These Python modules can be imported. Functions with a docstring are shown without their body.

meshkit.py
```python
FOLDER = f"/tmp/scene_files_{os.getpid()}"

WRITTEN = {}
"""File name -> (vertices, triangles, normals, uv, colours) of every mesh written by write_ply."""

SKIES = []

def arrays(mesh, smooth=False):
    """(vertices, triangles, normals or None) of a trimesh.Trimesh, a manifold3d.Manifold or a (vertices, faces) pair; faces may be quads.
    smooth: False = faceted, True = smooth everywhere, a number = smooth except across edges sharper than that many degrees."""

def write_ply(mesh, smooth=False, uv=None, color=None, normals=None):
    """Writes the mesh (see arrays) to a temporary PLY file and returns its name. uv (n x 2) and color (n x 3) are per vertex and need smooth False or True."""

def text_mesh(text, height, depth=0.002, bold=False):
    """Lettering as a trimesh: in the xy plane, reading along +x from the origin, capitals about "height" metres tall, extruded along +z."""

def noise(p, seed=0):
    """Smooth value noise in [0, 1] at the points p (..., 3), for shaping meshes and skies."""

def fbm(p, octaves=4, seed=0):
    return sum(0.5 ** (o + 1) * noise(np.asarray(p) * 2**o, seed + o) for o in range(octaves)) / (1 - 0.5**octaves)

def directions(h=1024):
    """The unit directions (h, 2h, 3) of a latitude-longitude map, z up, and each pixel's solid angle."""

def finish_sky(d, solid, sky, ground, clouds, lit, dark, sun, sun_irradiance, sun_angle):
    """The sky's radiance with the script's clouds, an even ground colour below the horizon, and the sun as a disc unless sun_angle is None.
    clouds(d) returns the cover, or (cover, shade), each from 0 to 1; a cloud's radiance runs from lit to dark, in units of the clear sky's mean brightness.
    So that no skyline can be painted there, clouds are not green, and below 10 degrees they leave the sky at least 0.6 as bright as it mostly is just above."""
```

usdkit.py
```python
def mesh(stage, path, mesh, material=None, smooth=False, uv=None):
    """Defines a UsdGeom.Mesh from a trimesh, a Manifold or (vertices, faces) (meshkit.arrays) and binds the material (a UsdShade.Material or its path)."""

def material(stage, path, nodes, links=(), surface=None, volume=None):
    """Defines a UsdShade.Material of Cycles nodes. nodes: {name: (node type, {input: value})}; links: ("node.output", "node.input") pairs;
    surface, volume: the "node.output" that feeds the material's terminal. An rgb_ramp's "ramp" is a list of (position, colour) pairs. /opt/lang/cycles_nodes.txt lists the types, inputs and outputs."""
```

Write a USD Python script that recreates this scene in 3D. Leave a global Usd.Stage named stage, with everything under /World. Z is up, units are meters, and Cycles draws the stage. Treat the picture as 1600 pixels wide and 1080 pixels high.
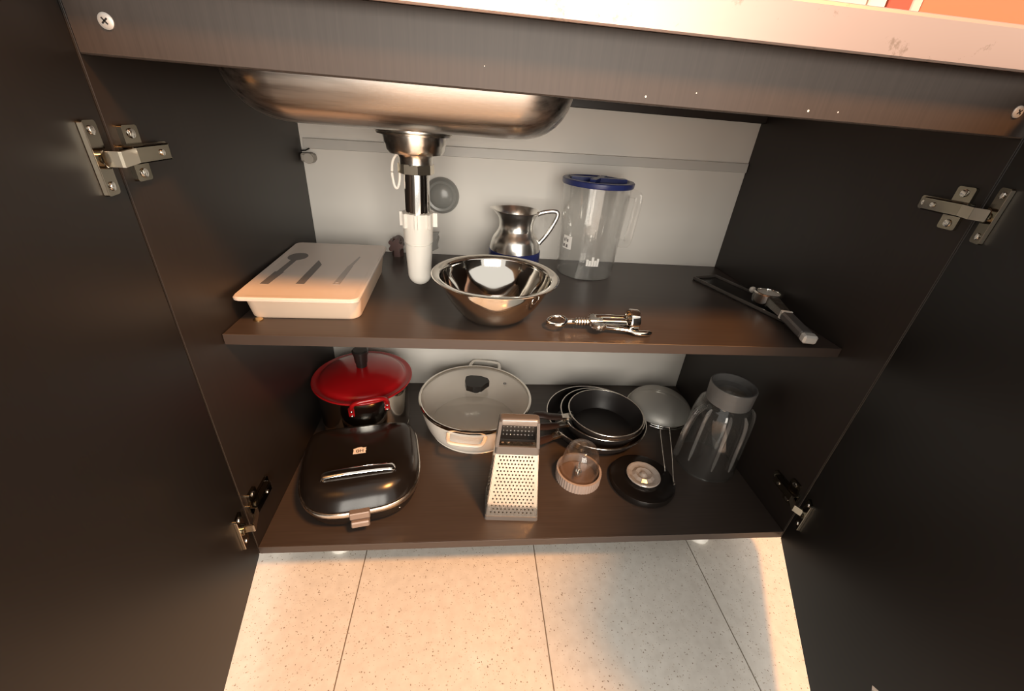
import math
import numpy as np
import trimesh
import manifold3d as m3
from shapely.geometry import Polygon, Point, box as sbox
from shapely.ops import unary_union
from shapely import affinity
from pxr import Usd, UsdGeom, UsdLux, UsdShade, Gf, Sdf
import usdkit
import meshkit

stage = Usd.Stage.CreateInMemory()
UsdGeom.SetStageUpAxis(stage, "Z")
UsdGeom.SetStageMetersPerUnit(stage, 1.0)
UsdGeom.Xform.Define(stage, "/World")
UsdGeom.Scope.Define(stage, "/World/Looks")
pi = math.pi

# ------------------------------------------------------------------ camera
CAM = np.array([-0.14025, -0.4720, 0.77137])
RIGHT = np.array([0.99366988, -0.08483397, 0.07364346])
UP = np.array([-0.02221986, 0.49417433, 0.86907883])
FWD = np.array([0.11012012, 0.86521381, -0.48916115])
cam = UsdGeom.Camera.Define(stage, "/World/camera")
cam.CreateHorizontalApertureAttr(36.0)
cam.CreateVerticalApertureAttr(36.0 * 1080 / 1600)
cam.CreateFocalLengthAttr(36.0 * 642.93 / 1600)
cam.CreateClippingRangeAttr(Gf.Vec2f(0.01, 100))
cam.CreateExposureAttr(0.0)
M = Gf.Matrix4d(*RIGHT, 0, *UP, 0, *(-FWD), 0, *CAM, 1)
cam.AddTransformOp().Set(M)

# ------------------------------------------------------------------ light
dome = UsdLux.DomeLight.Define(stage, "/World/room_light")
dome.CreateColorAttr(Gf.Vec3f(1.0, 0.95, 0.88))
dome.CreateIntensityAttr(0.28)

lamp = UsdLux.SphereLight.Define(stage, "/World/ceiling_lamp")       # warm lamp above the person at the cabinet
lamp.CreateRadiusAttr(0.19)
lamp.CreateColorAttr(Gf.Vec3f(1.0, 0.42, 0.11))
lamp.CreateIntensityAttr(228.0)
lamp.AddTranslateOp().Set(Gf.Vec3d(0.75, -1.05, 2.5))

for k, x in enumerate((-0.52, 0.20, 0.92)):                                    # unseen window opposite, stretched to the floor in three parts for its reflections
    win = UsdLux.RectLight.Define(stage, "/World/window_light" + ("" if k == 0 else f"_{k:03d}"))
    win.CreateWidthAttr(0.62)
    win.CreateHeightAttr(2.0)
    win.CreateColorAttr(Gf.Vec3f(1.0, 0.93, 0.82))
    win.CreateIntensityAttr(9.0)
    win.AddTranslateOp().Set(Gf.Vec3d(x, -3.0, 1.12))
    win.AddRotateXOp().Set(90.0)                                        # emits along +y, into the room


# ------------------------------------------------------------------ materials
def P(name, color, rough=0.5, metal=0.0, **kw):
    return usdkit.material(stage, "/World/Looks/" + name, {"p": ("principled_bsdf", {"base_color": color, "roughness": rough, "metallic": metal, **kw})}, [], surface="p.BSDF")


def wenge(name, scale, rough=0.42, k=1.0):  # k puts each board's lighting into the wood colour
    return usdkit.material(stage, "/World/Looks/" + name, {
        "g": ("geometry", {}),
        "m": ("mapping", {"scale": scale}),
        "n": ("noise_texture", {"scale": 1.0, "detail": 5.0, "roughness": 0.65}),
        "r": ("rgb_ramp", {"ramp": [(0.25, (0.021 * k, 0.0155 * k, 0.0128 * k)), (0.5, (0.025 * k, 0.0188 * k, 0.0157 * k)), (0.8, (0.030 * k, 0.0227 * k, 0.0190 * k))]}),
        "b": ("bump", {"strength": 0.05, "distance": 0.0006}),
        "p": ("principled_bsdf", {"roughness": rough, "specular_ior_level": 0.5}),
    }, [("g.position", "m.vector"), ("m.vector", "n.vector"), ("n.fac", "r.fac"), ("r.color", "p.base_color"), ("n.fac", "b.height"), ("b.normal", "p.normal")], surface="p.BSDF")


def metal(name, color, rough, brushed=None, dirt=None):
    nodes = {"g": ("geometry", {}), "m": ("mapping", {"scale": brushed or (40, 40, 40)}),
             "n": ("noise_texture", {"scale": 1.0, "detail": 4.0}),
             "r": ("map_range", {"from_min": 0.3, "from_max": 0.7, "to_min": rough * 0.75, "to_max": rough * 1.3, "clamp": True}),
             "p": ("principled_bsdf", {"base_color": color, "metallic": 1.0})}
    links = [("g.position", "m.vector"), ("m.vector", "n.vector"), ("n.fac", "r.value"), ("r.result", "p.roughness")]
    if dirt:
        nodes |= {"n2": ("noise_texture", {"scale": 38.0, "detail": 6.0, "roughness": 0.7}),
                  "c2": ("rgb_ramp", {"ramp": [(0.0, dirt), (0.33, dirt), (0.40, color), (1.0, color)]})}
        links += [("g.position", "n2.vector"), ("n2.fac", "c2.fac"), ("c2.color", "p.base_color")]
    return usdkit.material(stage, "/World/Looks/" + name, nodes, links, surface="p.BSDF")


def clear(name, tint=(0.96, 0.96, 0.95), haze=0.05, hazecol=(0.8, 0.8, 0.78), ior=1.45, rough=0.03):
    """thin clear plastic or glass: light passes straight, fresnel gloss, a little haze"""
    return usdkit.material(stage, "/World/Looks/" + name, {
        "t": ("transparent_bsdf", {"color": tint}), "d": ("principled_bsdf", {"base_color": hazecol, "roughness": 0.4}),
        "h": ("mix_closure", {"fac": haze}), "lw": ("layer_weight", {"blend": 0.5}),
        "pw": ("math", {"math_type": "power", "value2": 4.0}), "f": ("math", {"math_type": "multiply_add", "value2": 0.75, "value3": 0.035}),
        "g": ("glossy_bsdf", {"color": (1, 1, 1), "roughness": rough}), "x": ("mix_closure", {}),
    }, [("t.BSDF", "h.closure1"), ("d.BSDF", "h.closure2"), ("lw.facing", "pw.value1"), ("pw.value", "f.value1"), ("f.value", "x.fac"), ("h.closure", "x.closure1"), ("g.BSDF", "x.closure2")], surface="x.closure")


WOODV = wenge("wenge_upright", (260, 260, 9), 0.42, 0.8)  # same wenge, slightly darkened to hold down the lamp's strip on the side panel
WOODH = wenge("wenge_shelf_lit", (9, 260, 260), 0.36, 2.2)  # same wenge made lighter: the shelf's brighter light is in the colour
WOODD = wenge("wenge_door_shaded", (260, 260, 9), 0.45, 0.28)  # same wenge made darker: the dim light on the doors is in the colour
WOODF = wenge("wenge_apron_lit", (260, 260, 9), 0.50, 2.0)  # same wenge made lighter: the apron's reflected light is in the colour
EDGE = P("edge_band", (0.060, 0.045, 0.038), 0.45)
EDGED = P("edge_band_dark", (0.013, 0.010, 0.008), 0.6)
STEEL = usdkit.material(stage, "/World/Looks/steel_worktop", {
    "g": ("geometry", {}), "n2": ("noise_texture", {"scale": 38.0, "detail": 6.0, "roughness": 0.7}),
    "c2": ("rgb_ramp", {"ramp": [(0.0, (0.34, 0.25, 0.20)), (0.33, (0.34, 0.25, 0.20)), (0.40, (0.50, 0.375, 0.325)), (1.0, (0.50, 0.375, 0.325))]}),
    "p": ("principled_bsdf", {"metallic": 0.65, "roughness": 0.38})}, [("g.position", "n2.vector"), ("n2.fac", "c2.fac"), ("c2.color", "p.base_color")], surface="p.BSDF")
BASIN = metal("steel_basin", (0.56, 0.525, 0.495), 0.30, (8, 120, 120))
CHROME = P("chrome", (0.86, 0.83, 0.78), 0.06, 1.0)
STEELB = metal("bright_steel", (0.80, 0.77, 0.72), 0.10)
STEELJ = P("jug_steel", (0.88, 0.86, 0.82), 0.24, 1.0)
STEELS = metal("satin_steel", (0.72, 0.69, 0.64), 0.22)
NICKEL_SHADED = P("nickel", (0.28, 0.25, 0.195), 0.14, 1.0)  # base colour darkened to stand for the dark cabinet mirrored in the plates
NICKELB = P("bright_nickel", (0.78, 0.71, 0.58), 0.25, 1.0)
SCREWP = P("screw_pale", (0.55, 0.52, 0.49), 0.4, 0.3)
BRASS = P("brass", (0.75, 0.55, 0.28), 0.25, 1.0)
WHITEP = P("white_plastic", (0.80, 0.77, 0.71), 0.35)
GREYP = P("grey_plastic", (0.30, 0.29, 0.27), 0.4)
MIDGREY = P("mid_grey_plastic", (0.23, 0.21, 0.20), 0.4)
DARKP = P("dark_plastic", (0.016, 0.014, 0.013), 0.25)
BLACKG = P("black_gloss", (0.010, 0.008, 0.007), 0.20)
BLACKM = P("black_nonstick", (0.026, 0.022, 0.021), 0.40)
BAKEL = P("brown_bakelite", (0.035, 0.018, 0.013), 0.35)
RED = P("red_enamel", (0.42, 0.006, 0.008), 0.22, coat_weight=0.4)
CREAM = P("cream_enamel", (0.86, 0.80, 0.72), 0.16)
BLUE = P("blue_plastic", (0.022, 0.032, 0.13), 0.28)
TRAYW = P("tray_plastic", (0.86, 0.66, 0.505), 0.32)
LIDW = P("tray_lid", (0.74, 0.65, 0.59), 0.38)
PRINT = P("print_grey", (0.22, 0.20, 0.19), 0.5)
PRINTL = P("print_pale", (0.48, 0.43, 0.40), 0.5)
PAPER = P("paper", (0.85, 0.82, 0.78), 0.6)
INK = P("ink", (0.015, 0.013, 0.012), 0.5)
BRONZE = P("valve_bronze", (0.10, 0.055, 0.05), 0.4, 0.3)
SILT = P("grout", (0.20, 0.16, 0.12), 0.9)
GLASS = clear("glass_lid", (0.99, 0.985, 0.98), 0.02)
PLASTIC = clear("clear_plastic", (0.975, 0.972, 0.968), 0.045)
JUGP = clear("clear_jug", (0.93, 0.93, 0.92), 0.02, (0.7, 0.7, 0.68))
CUPP = clear("clear_cup", (0.97, 0.965, 0.96), 0.008)
RIBP = clear("clear_rib", (0.93, 0.93, 0.93), 0.12, (0.7, 0.69, 0.67))
DARKCL = clear("smoked_plastic", (0.35, 0.32, 0.30), 0.5, (0.16, 0.14, 0.125))
MESHM = usdkit.material(stage, "/World/Looks/wire_gauze", {
    "t": ("transparent_bsdf", {}), "p": ("principled_bsdf", {"base_color": (0.62, 0.60, 0.56), "metallic": 0.35, "roughness": 0.45}),
    "x": ("mix_closure", {"fac": 0.72})}, [("t.BSDF", "x.closure1"), ("p.BSDF", "x.closure2")], surface="x.closure")
WALLM = usdkit.material(stage, "/World/Looks/wall_paint", {
    "g": ("geometry", {}), "n": ("noise_texture", {"scale": 3.0, "detail": 3.0}),
    "r": ("rgb_ramp", {"ramp": [(0.3, (0.66, 0.63, 0.585)), (0.7, (0.73, 0.70, 0.655))]}),
    "p": ("principled_bsdf", {"roughness": 0.6})}, [("g.position", "n.vector"), ("n.fac", "r.fac"), ("r.color", "p.base_color")], surface="p.BSDF")
TERRAZZO = usdkit.material(stage, "/World/Looks/terrazzo", {
    "g": ("geometry", {}),
    "w": ("noise_texture", {"scale": 120.0, "detail": 2.0}),
    "wm": ("vector_math", {"math_type": "multiply_add", "vector2": (0.006, 0.006, 0.0)}),
    "v": ("voronoi_texture", {"scale": 300.0, "feature": "f1"}),
    "vs": ("separate_color", {}),
    "lim": ("math", {"math_type": "multiply", "value2": 0.36}),
    "inside": ("math", {"math_type": "less_than"}),
    "keep": ("math", {"math_type": "greater_than", "value2": 0.30}),
    "spot": ("math", {"math_type": "multiply"}),
    "sc": ("rgb_ramp", {"ramp": [(0.0, (0.30, 0.25, 0.20)), (0.35, (0.46, 0.40, 0.34)), (1.0, (0.60, 0.54, 0.47))]}),
    "n": ("noise_texture", {"scale": 60.0, "detail": 4.0}),
    "bc": ("rgb_ramp", {"ramp": [(0.3, (0.67, 0.635, 0.585)), (0.7, (0.75, 0.72, 0.67))]}),
    "mix": ("mix_color", {}),
    "p": ("principled_bsdf", {"roughness": 0.18})},
    [("g.position", "w.vector"), ("w.color", "wm.vector1"), ("g.position", "wm.vector3"), ("wm.vector", "v.vector"), ("v.color", "vs.color"),
     ("vs.g", "lim.value1"), ("v.distance", "inside.value1"), ("lim.value", "inside.value2"), ("vs.r", "keep.value1"),
     ("inside.value", "spot.value1"), ("keep.value", "spot.value2"), ("vs.b", "sc.fac"), ("g.position", "n.vector"), ("n.fac", "bc.fac"),
     ("spot.value", "mix.fac"), ("bc.color", "mix.a"), ("sc.color", "mix.b"), ("mix.result", "p.base_color")], surface="p.BSDF")
ORANGE = P("orange_tile", (0.60, 0.17, 0.085), 0.4)
REDTILE = P("red_trim_tile", (0.40, 0.085, 0.05), 0.4)
GREYTILE = P("grey_trim", (0.55, 0.50, 0.46), 0.4)
MARBLE = usdkit.material(stage, "/World/Looks/pale_tile", {
    "g": ("geometry", {}), "w": ("wave_texture", {"scale": 2.2, "distortion": 11.0, "detail": 3.0, "detail_scale": 2.0}),
    "r": ("rgb_ramp", {"ramp": [(0.0, (0.58, 0.48, 0.41)), (0.12, (0.74, 0.64, 0.56)), (1.0, (0.80, 0.71, 0.63))]}),
    "p": ("principled_bsdf", {"roughness": 0.25})}, [("g.position", "w.vector"), ("w.fac", "r.fac"), ("r.color", "p.base_color")], surface="p.BSDF")


# ------------------------------------------------------------------ mesh helpers
def cat(*ms):
    return trimesh.util.concatenate([m for m in ms])


def hull(pts):
    return trimesh.Trimesh(np.asarray(pts, float), process=False).convex_hull


def bx(x0, x1, y0, y1, z0, z1, c=0.0008):
    """box with chamfered edges"""
    c = min(c, (x1 - x0) / 2.5, (y1 - y0) / 2.5, (z1 - z0) / 2.5)
    pts = []
    for sx, x in ((1, x0), (-1, x1)):
        for sy, y in ((1, y0), (-1, y1)):
            for sz, z in ((1, z0), (-1, z1)):
                pts += [(x + sx * c, y + sy * c, z), (x + sx * c, y, z + sz * c), (x, y + sy * c, z + sz * c)]
    return hull(pts)


def lathe(profile, n=72):
    """closed solid of revolution: profile (r, z) is a loop, or a line from axis to axis"""
    pr = np.asarray(profile, float)
    a = np.arange(n) * 2 * pi / n
    v = np.stack([pr[:, 0][:, None] * np.cos(a), pr[:, 0][:, None] * np.sin(a), np.repeat(pr[:, 1][:, None], n, 1)], -1)
    closed = pr[0, 0] > 1e-9 and pr[-1, 0] > 1e-9
    k = len(pr)
    f = []
    j = np.arange(n)
    jn = (j + 1) % n
    for i in range(k if closed else k - 1):
        i2 = (i + 1) % k
        A, B, C, D_ = i * n + j, i * n + jn, i2 * n + jn, i2 * n + j
        f += [np.stack([A, B, C], 1), np.stack([A, C, D_], 1)]
    m = trimesh.Trimesh(v.reshape(-1, 3), np.vstack(f), process=False)
    m.merge_vertices()
    m.update_faces(m.nondegenerate_faces())
    m.remove_unreferenced_vertices()
    if m.volume < 0:
        m.invert()
    return m


def shell(outer, t):
    """closed wall of thickness t from an open outer profile (r, z), offset inwards"""
    o = np.asarray(outer, float)
    d = np.gradient(o, axis=0)
    d /= np.linalg.norm(d, axis=1, keepdims=True) + 1e-12
    nrm = np.stack([-d[:, 1], d[:, 0]], 1)
    i = o + nrm * t
    i[:, 0] = np.maximum(i[:, 0], 0)
    if o[0, 0] < 1e-9:
        i[0, 0] = 0
    return np.vstack([o, i[::-1]])


def smoothline(pts, n=8):
    """Catmull-Rom through points"""
    p = np.asarray(pts, float)
    q = np.vstack([2 * p[0] - p[1], p, 2 * p[-1] - p[-2]])
    out = []
    for i in range(1, len(q) - 2):
        for t in np.linspace(0, 1, n, endpoint=False):
            a, b, c, d = q[i - 1], q[i], q[i + 1], q[i + 2]
            out.append(0.5 * ((2 * b) + (-a + c) * t + (2 * a - 5 * b + 4 * c - d) * t * t + (-a + 3 * b - 3 * c + d) * t ** 3))
    out.append(p[-1])
    return np.array(out)


def tube(pts, r, sides=12, closed=False, flat=1.0, up=(0, 0, 1)):
    p = np.asarray(pts, float)
    k = len(p)
    if closed:
        t = np.roll(p, -1, 0) - np.roll(p, 1, 0)
    else:
        t = np.gradient(p, axis=0)
    t /= np.linalg.norm(t, axis=1, keepdims=True) + 1e-12
    up = np.asarray(up, float)
    b = np.cross(t, up)
    bad = np.linalg.norm(b, axis=1) < 1e-3
    b[bad] = np.cross(t[bad], [1, 0.01, 0]) if bad.any() else b[bad]
    b /= np.linalg.norm(b, axis=1, keepdims=True)
    c = np.cross(b, t)
    a = np.arange(sides) * 2 * pi / sides
    rr = np.broadcast_to(r, (k,))[:, None, None]
    v = p[:, None] + rr * (np.cos(a)[None, :, None] * b[:, None] + flat * np.sin(a)[None, :, None] * c[:, None])
    f = []
    j = np.arange(sides)
    jn = (j + 1) % sides
    for i in range(k if closed else k - 1):
        i2 = (i + 1) % k
        f += [np.stack([i * sides + j, i2 * sides + jn, i * sides + jn], 1), np.stack([i * sides + j, i2 * sides + j, i2 * sides + jn], 1)]
    v = v.reshape(-1, 3)
    if not closed:
        v = np.vstack([v, p[0], p[-1]])
        f += [np.stack([np.full(sides, k * sides), j, jn], 1), np.stack([np.full(sides, k * sides + 1), (k - 1) * sides + jn, (k - 1) * sides + j], 1)]
    m = trimesh.Trimesh(v, np.vstack(f), process=False)
    if m.volume < 0:
        m.invert()
    return m


def loft(rings, cap0=True, cap1=True):
    rings = [np.asarray(r, float) for r in rings]
    n = len(rings[0])
    v = np.vstack(rings)
    j = np.arange(n)
    jn = (j + 1) % n
    f = []
    for i in range(len(rings) - 1):
        f += [np.stack([i * n + j, i * n + jn, (i + 1) * n + jn], 1), np.stack([i * n + j, (i + 1) * n + jn, (i + 1) * n + j], 1)]
    if cap0:
        v = np.vstack([v, rings[0].mean(0)])
        f.append(np.stack([np.full(n, len(v) - 1), jn, j], 1))
    if cap1:
        v = np.vstack([v, rings[-1].mean(0)])
        f.append(np.stack([np.full(n, len(v) - 1), (len(rings) - 1) * n + j, (len(rings) - 1) * n + jn], 1))
    m = trimesh.Trimesh(v, np.vstack(f), process=False)
    if m.volume < 0:
        m.invert()
    return m


def rrect(x0, x1, y0, y1, r, z, n=8):
    out = []
    for cx, cy, a0 in ((x1 - r, y1 - r, 0), (x0 + r, y1 - r, pi / 2), (x0 + r, y0 + r, pi), (x1 - r, y0 + r, 1.5 * pi)):
        for k in range(n + 1):
            a = a0 + k / n * pi / 2
            out.append((cx + r * math.cos(a), cy + r * math.sin(a), z))
    return np.array(out)


def prism(poly, z0, z1):
    m = trimesh.creation.extrude_polygon(poly, z1 - z0, engine="earcut")
    m.apply_translation((0, 0, z0))
    return m


def prisms(shape, z0, z1):
    return cat(*[prism(g, z0, z1) for g in getattr(shape, "geoms", [shape])])


def rot(m, axis, deg, at=(0, 0, 0)):
    m = m.copy()
    m.apply_transform(trimesh.transformations.rotation_matrix(math.radians(deg), axis, at))
    return m


def mv(m, x=0, y=0, z=0):
    m = m.copy()
    m.apply_translation((x, y, z))
    return m


def frame(m, o, ex, ey, ez):
    T = np.eye(4)
    T[:3, 0], T[:3, 1], T[:3, 2], T[:3, 3] = ex, ey, ez, o
    m = m.copy()
    m.apply_transform(T)
    if np.linalg.det(T[:3, :3]) < 0:
        m.invert()
    return m


def cyl(r, z0, z1, n=40, c=0.0006):
    c = min(c, r / 2, (z1 - z0) / 2.5)
    return lathe([(0, z0), (r - c, z0), (r, z0 + c), (r, z1 - c), (r - c, z1), (0, z1)], n)


# ------------------------------------------------------------------ prims
used = {}


def path_of(parent, name):
    base = (str(parent.GetPath()) if parent is not None else "/World") + "/" + name
    k = used.get(base, -1) + 1
    used[base] = k
    return base if k == 0 else f"{base}_{k:03d}"


def obj(name, mesh, mat, parent=None, smooth=35, label=None, kind=None):
    m = usdkit.mesh(stage, path_of(parent, name), mesh, mat, smooth=smooth)
    p = m.GetPrim()
    if label:
        p.SetCustomDataByKey("label", label)
    if kind:
        p.SetCustomDataByKey("kind", kind)
    return p


def xf(name, parent, loc=(0, 0, 0), rz=0.0, rx=0.0, ry=0.0):
    x = UsdGeom.Xform.Define(stage, path_of(parent, name))
    x.AddTranslateOp().Set(Gf.Vec3d(*map(float, loc)))
    if rz:
        x.AddRotateZOp().Set(float(rz))
    if rx:
        x.AddRotateXOp().Set(float(rx))
    if ry:
        x.AddRotateYOp().Set(float(ry))
    return x.GetPrim()


def tag(p, label, category=None, group=None, kind=None):
    p.SetCustomDataByKey("label", label)
    if category:
        p.SetCustomDataByKey("category", category)
    if group:
        p.SetCustomDataByKey("group", group)
    if kind:
        p.SetCustomDataByKey("kind", kind)
    return p


def thing(name, label, category, loc=(0, 0, 0), rz=0.0, rx=0.0, ry=0.0, group=None):
    return tag(xf(name, None, loc, rz, rx, ry), label, category, group)


# ------------------------------------------------------------------ sizes
W = 0.484            # half the inner width of the cabinet
D = 0.4916           # inner depth
BZ = 0.100           # top of the bottom board
SZ = 0.471           # top of the middle shelf
RB, RT = 0.7895, 0.8494   # apron
AL, AR = 1.3808, 1.0970   # door angles

# ------------------------------------------------------------------ setting: floor and wall
fl = tag(xf("floor", None), "beige speckled terrazzo tile floor below the cabinet", "floor", kind="structure")
T = 0.3333
for i in range(-6, 7):
    for j in range(-8, 3):
        x0, y0 = 0.0065 + i * T, 0.1 + j * T
        obj("tile", bx(x0 + 0.0009, x0 + T - 0.0009, y0 + 0.0009, y0 + T - 0.0009, -0.012, 0.0, 0.0007), TERRAZZO, fl, smooth=False)
obj("grout", bx(-2.0, 2.4, -2.6, 1.2, -0.03, -0.0012), SILT, fl, smooth=False)

wall = tag(xf("wall_back", None), "white painted wall behind the cabinet, tiled above the worktop", "wall", kind="structure")
obj("plaster", bx(-2.0, 2.4, D, D + 0.1, 0.0, 2.6), WALLM, wall, smooth=False)
TZ = 0.886
for x0, x1 in ((-0.62, -0.30), (-0.297, 0.02), (0.023, 0.34), (0.343, 0.612)):
    obj("tile", bx(x0, x1, D - 0.008, D, TZ, TZ + 0.33, 0.001), MARBLE, wall, smooth=False)
obj("tile", bx(0.615, 0.652, D - 0.010, D, TZ, TZ + 0.33, 0.002), MARBLE, wall, smooth=False)
obj("trim_tile", bx(0.655, 0.704, D - 0.012, D, TZ, TZ + 0.33, 0.002), REDTILE, wall, smooth=False, label="red edging tile")
obj("trim_tile", bx(0.706, 0.727, D - 0.010, D, TZ, TZ + 0.33, 0.002), GREYTILE, wall, smooth=False, label="grey edging tile")
for k in range(3):
    obj("orange_tile", bx(0.729 + 0.33 * k, 0.729 + 0.33 * k + 0.328, D - 0.008, D, TZ, TZ + 0.33, 0.001), ORANGE, wall, smooth=False, label="orange tile")

# ------------------------------------------------------------------ cabinet
cab = thing("sink_cabinet", "dark brown wood-grain sink cabinet with both doors swung open", "cabinet")
for s in (-1, 1):
    x0, x1 = sorted((s * W, s * (W + 0.016)))
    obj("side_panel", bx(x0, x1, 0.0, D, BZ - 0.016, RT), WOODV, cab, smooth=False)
    obj("edge_band", bx(x0 + 0.0004, x1 - 0.0004, -0.0009, 0.0004, BZ - 0.016, RT, 0.0003), EDGED, cab, smooth=False)
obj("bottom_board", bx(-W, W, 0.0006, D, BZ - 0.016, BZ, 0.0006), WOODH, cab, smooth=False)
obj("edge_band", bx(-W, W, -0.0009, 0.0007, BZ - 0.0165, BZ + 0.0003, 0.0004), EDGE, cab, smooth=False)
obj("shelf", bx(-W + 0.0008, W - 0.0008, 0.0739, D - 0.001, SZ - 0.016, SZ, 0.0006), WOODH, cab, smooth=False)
obj("edge_band", bx(-W + 0.0008, W - 0.0008, 0.0727, 0.0740, SZ - 0.0165, SZ + 0.0003, 0.0004), EDGE, cab, smooth=False)
apron = obj("apron", bx(-W, W, 0.0, 0.017, RB, RT, 0.0012), WOODF, cab, smooth=False)
obj("back_rail", bx(-W, W, D - 0.017, D - 0.001, 0.7925, RT, 0.001), WOODV, cab, smooth=False)
for x, z in ((-0.4531, 0.8149), (0.4573, 0.8143)):
    sc = lathe([(0, 0), (0.0062, 0), (0.0062, 0.0008), (0.0045, 0.0019), (0.0, 0.0021)], 28)
    cross = cat(bx(-0.0030, 0.0030, -0.0006, 0.0006, 0.0019, 0.0024, 0.0001), bx(-0.0006, 0.0006, -0.0030, 0.0030, 0.0019, 0.0024, 0.0001))
    F = ((x, 0.0, z), (1, 0, 0), (0, 0, 1), (0, -1, 0))
    sp = obj("apron_screw", frame(rot(sc, (0, 0, 1), 40), *F), SCREWP, cab, label="pale cross-head screw in the apron")
    obj("cross_slot", frame(rot(cross, (0, 0, 1), 40), *F), INK, sp, smooth=False)
for x, z, r in ((0.0340, 0.7965, 0.0012), (0.2130, 0.7972, 0.0014), (0.2470, 0.7985, 0.0009), (0.0860, 0.8035, 0.0008), (-0.1290, 0.8090, 0.0006)):
    obj("edge_chip", frame(lathe([(0, -0.0002), (r, -0.0002), (r * 0.8, 0.0003), (0, 0.0004)], 7), (x, 0.0, z), (1, 0, 0), (0, 0, 1), (0, -1, 0)), PAPER, cab, smooth=False, label="tiny pale chip in the apron")
for x, y in ((-0.379, 0.071), (0.371, 0.067), (-0.379, 0.43), (0.371, 0.43)):
    obj("leg", mv(lathe([(0, 0.0), (0.021, 0.0), (0.022, 0.004), (0.017, 0.012), (0.014, 0.02), (0.014, 0.07), (0.024, 0.076), (0.024, BZ - 0.016), (0, BZ - 0.016)], 32), x, y, 0), WHITEP, cab, label="white plastic levelling leg")
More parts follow.
